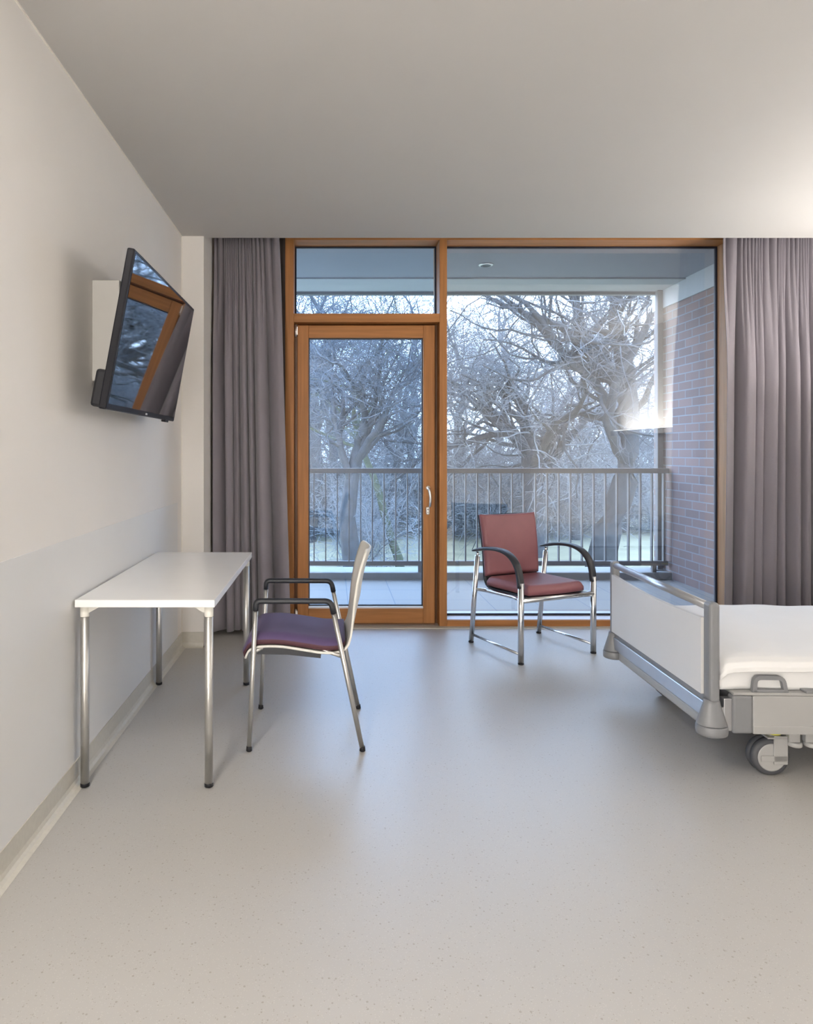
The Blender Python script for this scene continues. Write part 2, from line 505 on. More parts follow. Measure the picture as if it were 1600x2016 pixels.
# door leaf
dr = sempty('door_1', 'larch balcony door with one tall pane', 'door')
DY = 5.10
DX0, DX1, DZ0, DZ1 = -0.263, 0.775, 0.012, 2.262
PX0, PX1, PZ0, PZ1 = -0.180, 0.686, 0.137, 2.168
part('stile', M['oakz'], dr, DX0, PX0, DY, DY + 0.07, DZ0, DZ1, bev=0.005)
part('stile', M['oakz'], dr, PX1, DX1, DY, DY + 0.07, DZ0, DZ1, bev=0.005)
part('top_rail', M['oakx'], dr, PX0, PX1, DY, DY + 0.07, PZ1, DZ1, bev=0.005)
part('bottom_rail', M['oakx'], dr, PX0, PX1, DY, DY + 0.07, DZ0, PZ0 - 0.014, bev=0.005)
part('glazing_bead', M['sillmetal'], dr, PX0, PX1, DY + 0.002, DY + 0.06, PZ0 - 0.014, PZ0, bev=0.002)
pane(dr, PX0, PX1, PZ0, PZ1, DY + 0.035, 0.008)
# dark rebate round the leaf
bm = bmesh.new()
box(bm, JX1, DX0, DY + 0.03, DY + 0.09, 0, TZ0); box(bm, DX1, MX0, DY + 0.06, DY + 0.12, 0, TZ0)
box(bm, DX0, DX1, DY + 0.075, DY + 0.12, DZ1 - 0.02, TZ0)
box(bm, DX0, DX1, DY + 0.01, DY + 0.07, 0.0, DZ0)
obj('rebate', bm, mat('brown_rebate', (0.16, 0.072, 0.028), 0.5, var=0.1), dr)
for zz in (2.22, 0.075):
    bm = bmesh.new()
    tube(bm, [(-0.275, DY - 0.004, zz - 0.045), (-0.275, DY - 0.004, zz + 0.045)], 0.008, 12)
    box(bm, -0.275, -0.262, DY - 0.004, DY + 0.03, zz - 0.03, zz + 0.03)
    obj('hinge', bm, M['metalwhite'], dr)
bm = bmesh.new()
hx = 0.722
R90 = Matrix.Rotation(PI / 2, 4, 'X')
lathe(bm, [(0.016, 0.0), (0.016, 0.008), (0.013, 0.011)], 20, Matrix.Translation((hx, DY, 1.035)) @ R90)
tube(bm, fillet([(hx, DY, 1.035), (hx, DY - 0.05, 1.035), (hx + 0.012, DY - 0.056, 0.96), (hx + 0.008, DY - 0.05, 0.895)], 0.025), 0.0085, 12)
obj('handle', bm, M['metalwhite'], dr)
bm = bmesh.new()
box(bm, hx - 0.016, hx + 0.012, DY - 0.008, DY + 0.004, 0.832, 0.892, bev=0.009, seg=3)
esc = obj('lock_plate', bm, M['metalwhite'], dr)
bm = bmesh.new()
lathe(bm, [(0.0045, 0), (0.0045, 0.002)], 12, Matrix.Translation((hx - 0.002, DY - 0.008, 0.872)) @ R90)
lathe(bm, [(0.003, 0), (0.003, 0.002)], 12, Matrix.Translation((hx - 0.002, DY - 0.008, 0.85)) @ R90)
obj('keyhole', bm, M['black'], esc)

# ------------------------------------------------------------------ curtains
def curtain(name, label, ztop, zbot, x0t, x1t, x0b, x1b, y0, seed, widths, amp):
    rnd = random.Random(seed)
    nf = len(widths)
    tot = sum(widths)
    ph = [0]
    for w_ in widths: ph.append(ph[-1] + w_ / tot)
    am = [rnd.uniform(0.75, 1.0) * min(1.0, 0.55 + 0.45 * w_ * nf / tot) for w_ in widths]
    sl = [0.0] + [rnd.uniform(-0.35, 0.35) for _ in range(nf - 1)] + [0.0]      # valleys drift sideways on the way down
    nu = nf * 22; nv = 34
    def f(u, v):
        e = min(1.0, max(0.0, (v - 0.02) / 0.38)); e = e * e * (3 - 2 * e)
        q = [ph[i] + (sl[i] / nf) * 0.6 * (v - 0.5) for i in range(nf + 1)]
        q[0], q[-1] = 0.0, 1.0
        k = max(i for i in range(nf) if q[i] <= min(max(u, 0.0), 0.9999))
        t = (u - q[k]) / (q[k + 1] - q[k])
        if k == 0: t = 0.5 + 0.5 * t          # both edges of the cloth lie on a front ridge
        elif k == nf - 1: t = 0.5 * t
        ridge = abs(math.sin(PI * t)) ** 0.72
        soft = 0.16 * math.sin(2 * PI * t + 1.1 * k) * math.sin(PI * t)
        big = amp * am[k] * (ridge + soft) * (1.0 + 0.12 * math.sin(2.6 * v + k))
        m = (3, 4, 3, 2, 4)[k % 5]
        pinch = 0.45 * amp * (0.30 + 0.70 * abs(math.sin(PI * t * m)) ** 0.7)
        yy = y0 + amp * 0.5 - (big * e + pinch * (1 - e))
        x0 = x0t + (x0b - x0t) * v ** 0.8
        x1 = x1t + (x1b - x1t) * v ** 0.8
        over = 0.10 * (q[k + 1] - q[k]) * math.sin(2 * PI * t) * e * (0 if k in (0, nf - 1) else 1)
        return (x0 + (x1 - x0) * (u - over), yy, ztop + (zbot - ztop) * v + 0.005 * math.sin(u * 23) * v)
    bm = bmesh.new()
    grid_slab(bm, f, nu, nv, 0.0025)
    t_ = thing(name, label, 'curtain', ((x0t + x1t) / 2, y0, zbot))
    off = V(t_.location)
    bmesh.ops.translate(bm, vec=-off, verts=bm.verts)
    obj('cloth', bm, M['curtain'], t_)
    for i in range(nf):
        x = x0t + (x1t - x0t) * (ph[i] + ph[i + 1]) / 2
        bm = bmesh.new()
        box(bm, x - off.x - 0.006, x - off.x + 0.006, -0.006, 0.006, ztop - off.z - 0.005, ztop - off.z + 0.03)
        obj('glider', bm, M['white'], t_)
    return t_
curtain('curtain', 'grey mauve curtain gathered between the pier and the balcony door', 2.95, 0.03, -0.845, -0.39, -0.845, -0.295, 4.83, 3, (1.0, 0.75, 0.6, 0.8, 0.6, 1.3, 1.5), 0.15)
curtain('curtain', 'grey mauve curtain gathered right of the large window behind the bed', 2.95, 0.03, 2.84, 3.66, 2.80, 3.66, 4.90, 12, (1.3, 1.15, 0.6, 1.1, 0.6, 1.0, 0.8, 1.2, 0.7), 0.16)
bm = bmesh.new()
box(bm, -0.86, 3.69, 4.84, 4.90, 2.98, 3.0)
box(bm, -0.86, 3.69, 4.84, 4.845, 2.965, 2.98); box(bm, -0.86, 3.69, 4.895, 4.90, 2.965, 2.98)
box(bm, -0.86, 3.69, 4.86, 4.88, 3.0, 3.2)
struct('trim_8', bm, M['white'], None, 'white curtain track in the ceiling pocket', 'curtain track')

# ------------------------------------------------------------------ television
TV = thing('television', 'black flat television tilted out from the left wall on its bracket', 'television', (-0.80, 3.099, 1.777), 0)
tv_rot = Matrix.Rotation(PI / 2, 4, 'Z') @ Matrix.Rotation(0.181, 4, 'X')
# local: width along X, screen faces -Y, up Z ; Rz(90): X->Y, -Y->+X
W2, H2 = 0.55, 0.309
def tvp(name, bm, m, par=TV):
    bmesh.ops.transform(bm, matrix=tv_rot, verts=bm.verts)
    return obj(name, bm, m, par)
bm = bmesh.new(); box(bm, -W2, W2, 0.0, 0.03, -H2, H2, bev=0.006); tvp('casing', bm, M['bezel'])
bm = bmesh.new(); box(bm, -W2 + 0.016, W2 - 0.016, -0.0015, 0.006, -H2 + 0.024, H2 - 0.016); tvp('screen', bm, M['screen'])
bm = bmesh.new()
fbm = [(-W2 + 0.05, W2 - 0.05, 0.028, 0.045, -H2 + 0.01, H2 - 0.06), (-W2 + 0.03, W2 - 0.12, 0.028, 0.075, -H2 + 0.004, -H2 + 0.15)]
for d in fbm: box(bm, *d, bev=0.012)
tvp('rear_cover', bm, M['black'])
bm = bmesh.new(); box(bm, -0.012, 0.012, -0.003, 0.0, -H2 + 0.008, -H2 + 0.016, bev=0.001); tvp('badge', bm, M['metalwhite'])
bm = bmesh.new(); box(bm, 0.36, 0.42, -0.003, 0.02, -H2 - 0.010, -H2 + 0.003, bev=0.002); tvp('sensor_bar', bm, M['bezel'])
mt = thing('television_bracket', 'white box-shaped wall bracket behind the television', 'wall bracket', (LX, 3.10, 1.61))
bm = bmesh.new(); box(bm, 0.0, 0.115, -0.26, 0.26, 0.0, 0.425, bev=0.003); obj('housing', bm, M['mount'], mt)
bm = bmesh.new(); box(bm, 0.11, 0.20, -0.10, 0.10, 0.20, 0.36, bev=0.01)
box(bm, 0.0, 0.075, -0.22, 0.20, -0.085, 0.0, bev=0.008); obj('swivel_arm', bm, M['black'], mt)

# ------------------------------------------------------------------ table
tb = thing('table', 'narrow white table with steel legs against the left wall', 'table', (-0.724, 3.228, 0))
def tl(name, bm, m, par=tb):
    bmesh.ops.translate(bm, vec=-V(tb.location), verts=bm.verts)
    return obj(name, bm, m, par)
TX0, TX1, TY0, TY1 = -0.996, -0.455, 2.612, 3.835
bm = bmesh.new(); box(bm, TX0, TX1, TY0, TY1, 0.711, 0.740, bev=0.002); tl('tabletop', bm, M['white'])
for lx, ly, sxx, syy in ((-0.970, 2.65, 1, 1), (-0.484, 2.65, -1, 1), (-0.974, 3.80, 1, -1), (-0.484, 3.80, -1, -1)):
    bm = bmesh.new(); tube(bm, [(lx, ly, 0.012), (lx, ly, 0.69)], 0.0165, 20)
    leg = tl('leg', bm, M['steel'])
    bm = bmesh.new(); lathe(bm, [(0.012, 0.0), (0.0175, 0.003), (0.0175, 0.014), (0.0165, 0.016)], 20, Matrix.Translation((lx, ly, 0)))
    tl('foot', bm, M['black'], leg)
    bm = bmesh.new(); lathe(bm, [(0.0172, 0.668), (0.0178, 0.67), (0.0178, 0.711)], 20, Matrix.Translation((lx, ly, 0)))
    for ax in ((sxx, 0), (0, syy)):
        # triangular gusset
        a = V((lx, ly, 0)); d = V((ax[0], ax[1], 0)); n_ = V((-ax[1], ax[0], 0)) * 0.006
        tri = [a + d * 0.016 + V((0, 0, 0.711)), a + d * 0.068 + V((0, 0, 0.711)), a + d * 0.016 + V((0, 0, 0.682))]
        v1 = [bm.verts.new(p + n_) for p in tri]; v2 = [bm.verts.new(p - n_) for p in tri]
        bm.faces.new(v1); bm.faces.new(list(reversed(v2)))
        for k in range(3): bm.faces.new((v1[k], v2[k], v2[(k + 1) % 3], v1[(k + 1) % 3]))
    tl('corner_bracket', bm, M['plwhite'])

# ------------------------------------------------------------------ side chair at the table (faces -X)
sch = thing('chair', 'white shell armchair with burgundy seat pad, sky sheen put into its colour, facing the white table', 'chair', (-0.115, 3.205, 0))
def sp(name, bm, m, par=sch):
    bmesh.ops.translate(bm, vec=-V(sch.location), verts=bm.verts)
    return obj(name, bm, m, par)
def smoothpath(P, n):
    """Catmull-Rom through 2-D points -> n+1 samples"""
    out = []
    L = [0]
    for a, b in zip(P, P[1:]): L.append(L[-1] + math.dist(a, b))
    def pt(s):
        s = min(max(s, 0), L[-1] - 1e-9)
        k = max(i for i in range(len(P) - 1) if L[i] <= s)
        t = (s - L[k]) / (L[k + 1] - L[k])
        p0 = P[max(k - 1, 0)]; p1 = P[k]; p2 = P[k + 1]; p3 = P[min(k + 2, len(P) - 1)]
        return tuple(0.5 * (2 * b + (c - a) * t + (2 * a - 5 * b + 4 * c - d) * t * t + (3 * b - a - 3 * c + d) * t ** 3) for a, b, c, d in zip(p0, p1, p2, p3))
    return lambda u: pt(u * L[-1])
for yy in (2.962, 3.448):
    so = 1 if yy < 3.2 else -1
    Pf = [(-0.364, yy, 0.012), (-0.336, yy + 0.012 * so, 0.655), (-0.006, yy + 0.012 * so, 0.655), (0.131, yy, 0.012)]
    path = fillet(Pf, 0.035, 6)
    bm = bmesh.new(); tube(bm, path[:4] if False else [Pf[0], V(Pf[0]).lerp(V(Pf[1]), 0.94)], 0.0108, 14)
    lg = sp('leg', bm, M['steel'])
    bm = bmesh.new(); lathe(bm, [(0.010, 0.0), (0.0135, 0.003), (0.0115, 0.022)], 16, Matrix.Translation((-0.3645, yy, 0))); sp('foot', bm, M['black'], lg)
    bm = bmesh.new(); tube(bm, [V(Pf[3]), V(Pf[3]).lerp(V(Pf[2]), 0.94)], 0.0108, 14)
    lg = sp('leg', bm, M['steel'])
    bm = bmesh.new(); lathe(bm, [(0.010, 0.0), (0.0135, 0.003), (0.0115, 0.022)], 16, Matrix.Translation((0.132, yy, 0))); sp('foot', bm, M['black'], lg)
    a = V(Pf[1]).lerp(V(Pf[0]), 0.065); b = V(Pf[2]).lerp(V(Pf[3]), 0.085)
    bm = bmesh.new()
    pth = fillet([a, Pf[1], Pf[2], b], 0.03, 6)
    sweep(bm, pth, [(0.0125 * math.cos(t), 0.0155 * math.sin(t)) for t in [2 * PI * k / 16 for k in range(16)]])
    sp('armrest', bm, M['softblack'])
    # bar from the rear leg to the seat carrier
    bm = bmesh.new(); tube(bm, [(0.036, yy + 0.008 * so, 0.415), (-0.06, yy + 0.07 * so, 0.43), (-0.30, yy + 0.07 * so, 0.44), (-0.352, yy + 0.008 * so, 0.43)], 0.009, 10)
    sp('seat_bar', bm, M['steel'])
prof_shell = [(-0.384, 0.400), (-0.372, 0.430), (-0.345, 0.449), (-0.30, 0.456), (-0.22, 0.455), (-0.12, 0.440), (-0.036, 0.428), (0.030, 0.430), (0.064, 0.450), (0.080, 0.490), (0.088, 0.55), (0.098, 0.65), (0.112, 0.74), (0.130, 0.81), (0.150, 0.868)]
ps = smoothpath(prof_shell, 60)
def shell(u, v, off=0.0):
    x, z = ps(u)
    yv = (v - 0.5) * 2
    hw = 0.222 if u < 0.55 else 0.222 - 0.02 * ((u - 0.55) / 0.45)
    back = max(0, (u - 0.55) / 0.45)
    cur = (1 - yv * yv)
    x2 = x + 0.030 * cur * min(1, back * 2.2) - 0.004
    z2 = z - 0.012 * cur * (1 - min(1, back * 4)) * (1 if u > 0.1 else u * 10)
    # rounded upper corners
    if back > 0.9:
        hw -= 0.05 * ((back - 0.9) / 0.1) ** 2
    return (x2, 3.205 + yv * hw, z2)
bm = bmesh.new(); grid_slab(bm, shell, 60, 20, 0.009); sp('shell', bm, M['plwhite'])
# seat pad (domed) with border
prof_pad = [(-0.388, 0.392), (-0.380, 0.432), (-0.350, 0.456), (-0.30, 0.462), (-0.22, 0.460), (-0.12, 0.446), (-0.036, 0.434), (0.030, 0.437), (0.058, 0.452)]
pp = smoothpath(prof_pad, 40)
def pad_rim(u, v):
    x, z = pp(u)
    return x, z
bm = bmesh.new()
nu, nv = 30, 20
top = []
def padpt(i, j, layer):
    u = i / nu; v = j / nv
    x, z = pp(u)
    yv = (v - 0.5) * 2
    # superellipse outline towards front and back
    edge_u = min(u, 1 - u) * nu / 3.0
    hw = 0.218 * (1 - 0.12 * max(0, 1 - edge_u) ** 2)
    c = 1 - 0.0
    du = min(1, min(u, 1 - u) / 0.16); dv = min(1, (1 - abs(yv)) / 0.22)
    dome = math.sin(du * PI / 2) ** 0.7 * math.sin(dv * PI / 2) ** 0.7 if du > 0 and dv > 0 else 0
    h = {0: 0.0, 1: 0.020}[layer] + (0.024 * dome if layer else 0)
    if u < 0.06: h *= 0.55 + 0.45 * u / 0.06
    return V((x - (h * 0.6 if u < 0.05 else 0), 3.205 + yv * hw, z + h))
T_ = [[bm.verts.new(padpt(i, j, 1)) for j in range(nv + 1)] for i in range(nu + 1)]
B_ = [[bm.verts.new(padpt(i, j, 0)) for j in range(nv + 1)] for i in range(nu + 1)]
def fq(mi, *v):
    f = bm.faces.new(v); f.smooth = True; f.material_index = mi
for i in range(nu):
    for j in range(nv):
        fq(0, T_[i][j], T_[i + 1][j], T_[i + 1][j + 1], T_[i][j + 1]); fq(1, B_[i][j], B_[i][j + 1], B_[i + 1][j + 1], B_[i + 1][j])
for i in range(nu):
    fq(1, T_[i][0], B_[i][0], B_[i + 1][0], T_[i + 1][0]); fq(1, T_[i][nv], T_[i + 1][nv], B_[i + 1][nv], B_[i][nv])
for j in range(nv):
    fq(1, T_[0][j], T_[0][j + 1], B_[0][j + 1], B_[0][j]); fq(1, T_[nu][j], B_[nu][j], B_[nu][j + 1], T_[nu][j + 1])
sp('seat_pad', bm, [M['plum'], M['wine']])
bm = bmesh.new()
sweep(bm, [(-0.335, 3.205, 0.426), (-0.2, 3.205, 0.424), (-0.05, 3.205, 0.408)], [(-0.016, -0.195), (0.016, -0.195), (0.016, 0.195), (-0.016, 0.195)])
for f in bm.faces: f.smooth = False
sp('seat_carrier', bm, M['softblack'])

# ------------------------------------------------------------------ burgundy armchair by the window
ac = thing('armchair', 'burgundy padded armchair with black arms beside the bed and window', 'armchair', (1.324, 4.514, 0), math.radians(23.3))
def ap(name, bm, m, par=ac): return obj(name, bm, m, par)
for s in (-1, 1):
    xf = 0.291 * s
    bm = bmesh.new(); tube(bm, [(xf, -0.262, 0.006), (xf, -0.262, 0.50)], 0.0185, 18); l1 = ap('leg', bm, M['chrome'])
    bm = bmesh.new(); lathe(bm, [(0.018, 0.0), (0.019, 0.002), (0.019, 0.009)], 18, Matrix.Translation((xf, -0.262, 0))); ap('foot', bm, M['black'], l1)
    bm = bmesh.new(); tube(bm, [(xf, 0.262, 0.006), (xf, 0.19, 0.605)], 0.0165, 18); l2 = ap('leg', bm, M['chrome'])
    bm = bmesh.new(); lathe(bm, [(0.016, 0.0), (0.018, 0.002), (0.018, 0.009)], 18, Matrix.Translation((xf, 0.263, 0))); ap('foot', bm, M['black'], l2)
    bm = bmesh.new(); tube(bm, [(xf, 0.19, 0.60), (xf, 0.188, 0.632)], 0.010, 12); ap('arm_pin', bm, M['chrome'])
    bm = bmesh.new(); tube(bm, [(xf, -0.262, 0.058), (xf, 0.255, 0.058)], 0.0085, 12); ap('stretcher', bm, M['chrome'])
    bm = bmesh.new(); tube(bm, fillet([(xf, -0.255, 0.392), (xf * 0.86, -0.18, 0.386), (xf * 0.86, 0.16, 0.374), (xf, 0.218, 0.374)], 0.05, 5), 0.012, 12); ap('side_rail', bm, M['chrome'])
    # armrest: flat curved band
    pth = smoothpath([(0.235, 0.634), (0.17, 0.650), (0.08, 0.668), (-0.03, 0.677), (-0.12, 0.668), (-0.185, 0.640), (-0.228, 0.595), (-0.250, 0.54), (-0.260, 0.47)], 30)
    pts = []; rad = []
    bm = bmesh.new()
    rings = []
    N = 30
    for k in range(N + 1):
        y, z = pth(k / N); y2, z2 = pth(min(1, k / N + 0.01)); y1, z1 = pth(max(0, k / N - 0.01))
        t = V((0, y2 - y1, z2 - z1)).normalized()
        nrm = V((1, 0, 0)).cross(t)
        wd = 0.026 * (0.55 + 0.45 * min(1, k / 5)) * (1 - 0.22 * max(0, (k - 20) / 10))
        th = 0.012 * (0.5 + 0.5 * min(1, k / 4)) * (1 + 0.55 * max(0, (k - 20) / 10))
        rings.append([bm.verts.new(V((xf, y, z)) + V((1, 0, 0)) * (wd * math.copysign(abs(math.cos(a)) ** 0.6, math.cos(a))) + nrm * (th * math.copysign(abs(math.sin(a)) ** 0.6, math.sin(a)))) for a in [2 * PI * q / 16 for q in range(16)]])
    for k in range(N):
        for q in range(16):
            f = bm.faces.new((rings[k][q], rings[k][(q + 1) % 16], rings[k + 1][(q + 1) % 16], rings[k + 1][q])); f.smooth = True
    bm.faces.new(rings[0]); bm.faces.new(list(reversed(rings[-1])))
    ap('armrest', bm, M['softblack'])
bm = bmesh.new(); tube(bm, [(-0.285, -0.262, 0.390), (0.285, -0.262, 0.390)], 0.017, 16); ap('front_rail', bm, M['chrome'])
bm = bmesh.new(); tube(bm, [(-0.25, 0.15, 0.374), (0.25, 0.15, 0.374)], 0.012, 12); ap('rear_rail', bm, M['chrome'])
# black seat and back shell in one L profile
Ls = smoothpath([(-0.255, 0.405), (-0.10, 0.400), (0.08, 0.392), (0.165, 0.398), (0.196, 0.425), (0.208, 0.48), (0.222, 0.62), (0.245, 0.76), (0.272, 0.872)], 50)
def lsh(u, v):
    y, z = Ls(u); yv = (v - 0.5) * 2
    back = max(0, (u - 0.5) / 0.5)
    return (yv * (0.222 + 0.012 * back) + 0.012 * back, y + 0.014 * (1 - yv * yv) * back, z)
bm = bmesh.new(); grid_slab(bm, lambda u, v: lsh(u, 1 - v), 50, 14, 0.012); ap('shell', bm, M['black'])
def pillow_slab(bm, f, nu, nv, th, eu=0.08, ev=0.08):
    P = [[V(f(i / nu, j / nv)) for j in range(nv + 1)] for i in range(nu + 1)]
    def nm(i, j):
        du = P[min(i + 1, nu)][j] - P[max(i - 1, 0)][j]; dv = P[i][min(j + 1, nv)] - P[i][max(j - 1, 0)]
        return du.cross(dv).normalized()
    def e(i, j):
        a = min(1, min(i, nu - i) / nu / eu); b = min(1, min(j, nv - j) / nv / ev)
        return (math.sin(a * PI / 2) * math.sin(b * PI / 2)) ** 0.45
    A = [[bm.verts.new(P[i][j] + nm(i, j) * th * (0.42 + 0.58 * e(i, j))) for j in range(nv + 1)] for i in range(nu + 1)]
    B = [[bm.verts.new(P[i][j]) for j in range(nv + 1)] for i in range(nu + 1)]
    def q(*v): 
        fc = bm.faces.new(v); fc.smooth = True
    for i in range(nu):
        for j in range(nv):
            q(A[i][j], A[i + 1][j], A[i + 1][j + 1], A[i][j + 1]); q(B[i][j], B[i][j + 1], B[i + 1][j + 1], B[i + 1][j])
    for i in range(nu):
        q(A[i][0], B[i][0], B[i + 1][0], A[i + 1][0]); q(A[i][nv], A[i + 1][nv], B[i + 1][nv], B[i][nv])
    for j in range(nv):
        q(A[0][j], A[0][j + 1], B[0][j + 1], B[0][j]); q(A[nu][j], B[nu][j], B[nu][j + 1], A[nu][j + 1])
def seatf(u, v):
    yv = -(v - 0.5) * 2
    y = -0.250 + 0.43 * u
    hw = 0.222 * (1 - 0.0)
    return (yv * hw, y - 0.020 * (1 - yv * yv) * max(0, 1 - u * 3), 0.412 - 0.010 * u)
bm = bmesh.new(); pillow_slab(bm, seatf, 40, 40, 0.062, 0.06, 0.06); ap('seat_cushion', bm, M['burg'])
def backf(u, v):
    # u bottom->top ; normal should face -Y
    uu = 0.55 + 0.45 * u
    x, y, z = lsh(uu, 1 - v)
    z = z + 0.006 * u * 0
    dip = 0.008 * (1 - ((v - 0.5) * 2) ** 2) * u
    return (x, y - 0.0005, z - dip)
bm = bmesh.new(); pillow_slab(bm, lambda u, v: backf(u, v), 36, 36, -0.04 if False else 0.04, 0.05, 0.05)
bk = ap('back_cushion', bm, M['burg'])

# ------------------------------------------------------------------ hospital bed (foot end left, long axis +X)
bd = thing('hospital_bed', 'hospital bed with pale footboard and white bedding at the right', 'bed', (1.535, 3.21, 0), math.radians(-1.6))
def bp(name, bm, m, par=bd): return obj(name, bm, m, par)
HWB = 0.50
foot = bp('footboard_panel', (lambda bm: (bm)) (bmesh.new()), M['bedpanel']) if False else None
bm = bmesh.new()
def fpan(u, v):
    y = -HWB + 0.03 + (2 * HWB - 0.06) * u
    zt = 0.642 - 0.016 * math.sin(PI * u)
    return (-0.009, y, 0.332 + (zt - 0.332) * v)
grid_slab(bm, lambda u, v: fpan(u, v), 24, 4, 0.018, smooth=False); foot = bp('footboard_panel', bm, M['bedpanel'])
oval = [(0.019 * math.cos(t), 0.026 * math.sin(t)) for t in [2 * PI * k / 18 for k in range(18)]]
bm = bmesh.new()
tube(bm, [(0, -HWB + 0.015, 0.688), (0, HWB - 0.015, 0.688)], 0.017, 18); bp('footboard_handrail', bm, M['alu'])
for s in (-1, 1):
    y = HWB * s
    bm = bmesh.new()
    box(bm, -0.021, 0.021, y - 0.030, y + 0.018 if s > 0 else y + 0.030, 0.315, 0.712, bev=0.015, seg=4)
    po = bp('footboard_post', bm, M['bedgrey'])
    bm = bmesh.new()
    lathe(bm, [(0.030, 0.322), (0.034, 0.30), (0.046, 0.262), (0.058, 0.225), (0.058, 0.222)], 28, Matrix.Translation((0, y, 0)) @ Matrix.Diagonal((1, 0.8, 1, 1)))
    c1 = bp('corner_cone', bm, M['bedgrey'])
    bm = bmesh.new()
    lathe(bm, [(0.050, 0.180), (0.058, 0.184), (0.060, 0.192), (0.060, 0.216), (0.056, 0.221)], 28, Matrix.Translation((0, y, 0)) @ Matrix.Diagonal((1, 0.9, 1, 1)))
    bp('bumper_roller', bm, M['bedgrey'], c1)
bm = bmesh.new(); box(bm, -0.016, 0.012, -HWB + 0.02, HWB - 0.02, 0.235, 0.300, bev=0.004); bp('footboard_beam', bm, M['alu'])
bm = bmesh.new(); box(bm, -0.012, 0.012, -HWB + 0.03, HWB - 0.03, 0.300, 0.334, bev=0.002); bp('footboard_channel', bm, M['bedgrey'])
bm = bmesh.new(); box(bm, 0.0, 0.045, -HWB + 0.05, HWB - 0.05, 0.178, 0.228, bev=0.012, seg=3); bp('foot_bumper', bm, M['bedlight'])
for s in (-1, 1):
    y0, y1 = sorted((HWB * s + 0.015 * s, HWB * s - 0.025 * s))
    bm = bmesh.new(); box(bm, 0.155, 2.10, y0, y1, 0.188, 0.340, bev=0.004); box(bm, 0.155, 2.1, y0 - 0.003, y1 + 0.003, 0.188, 0.222, bev=0.004)
    rl = bp('side_rail', bm, M['bedlight'])
    bm = bmesh.new(); box(bm, 0.075, 0.155, y0 - 0.002, y1 + 0.002, 0.188, 0.340, bev=0.010, seg=3); bp('rail_end_cap', bm, M['bedgrey'], rl)
    bm = bmesh.new(); box(bm, 0.045, 0.080, y0 + 0.008, y1 + 0.004 if s < 0 else y1 - 0.004, 0.195, 0.325, bev=0.003); bp('rail_plate', bm, M['alu'], rl)
    bm = bmesh.new(); box(bm, 0.080, 0.42, y0 + 0.002, y1 + 0.05 if s < 0 else y1, 0.3405, 0.352, bev=0.003); bp('rail_cover', bm, M['bedlight'], rl)
    bm = bmesh.new(); box(bm, 0.36, 0.60, y0 - 0.004, y1 + 0.01, 0.3525, 0.362, bev=0.003); bp('rail_latch', bm, M['bedgrey'], rl)
    # handle loop
    bm = bmesh.new()
    yh = HWB * s
    sweep(bm, fillet([(0.165, yh, 0.350), (0.170, yh, 0.410), (0.278, yh, 0.410), (0.290, yh, 0.350)], 0.022, 5), [(-0.008, -0.009), (0.008, -0.009), (0.008, 0.009), (-0.008, 0.009)])
    box(bm, 0.160, 0.295, yh - 0.009, yh + 0.009, 0.350, 0.364, bev=0.003)
    for f in bm.faces: f.smooth = False
    bp('handle', bm, M['bedgrey'])
    bm = bmesh.new(); box(bm, 0.0, 0.09, y0 + 0.01, y1 - 0.005, 0.270, 0.290, bev=0.002); bp('footboard_bracket', bm, M['alu'])
# deck, mattress, sheet fold
bm = bmesh.new(); box(bm, 0.10, 2.08, -HWB + 0.03, HWB - 0.03, 0.24, 0.335, bev=0.005); bp('bed_deck', bm, M['bedgrey'])
def softbox(bm, x0, x1, y0, y1, z0, z1, r, nx, ny, seed, wr):
    box(bm, x0, x1, y0, y1, z0, z1, bev=r, seg=5)
    rnd = random.Random(seed)
    for f in bm.faces: f.smooth = True
bm = bmesh.new(); softbox(bm, 0.030, 2.08, -HWB + 0.028, HWB - 0.02, 0.352, 0.452, 0.02, 1, 1, 1, 0); bp('mattress', bm, M['sheet'])
bm = bmesh.new()
def dv(u, v):
    x = 0.032 + 2.03 * u
    # cross section: hangs over both sides
    P = [(-0.505, 0.432), (-0.505, 0.452), (-0.495, 0.470), (-0.46, 0.482), (0, 0.494), (0.46, 0.482), (0.49, 0.470), (0.498, 0.450), (0.498, 0.432)]
    s = v * (len(P) - 1); k = min(int(s), len(P) - 2); t = s - k
    y = P[k][0] * (1 - t) + P[k + 1][0] * t; z = P[k][1] * (1 - t) + P[k + 1][1] * t
    e = min(1, u / 0.02)
    z -= (1 - e ** 0.5) * 0.03
    return (x, y, z + 0.0025 * math.sin(9 * x + 4 * y) + 0.002 * math.sin(23 * x - 7 * y))
grid_slab(bm, lambda u, v: dv(u, v), 70, 48, 0.012); bp('duvet', bm, M['sheet'])
# skirt of the lower sheet with soft creases
bm = bmesh.new()
def sk(u, v):
    x = 0.034 + 2.0 * u
    return (x, -HWB + 0.020 + 0.004 * math.sin(31 * x + 3 * v) * v + 0.003 * math.sin(13 * x), 0.440 - 0.086 * v)
grid_slab(bm, sk, 90, 6, -0.004); bp('sheet_side', bm, M['sheet'])
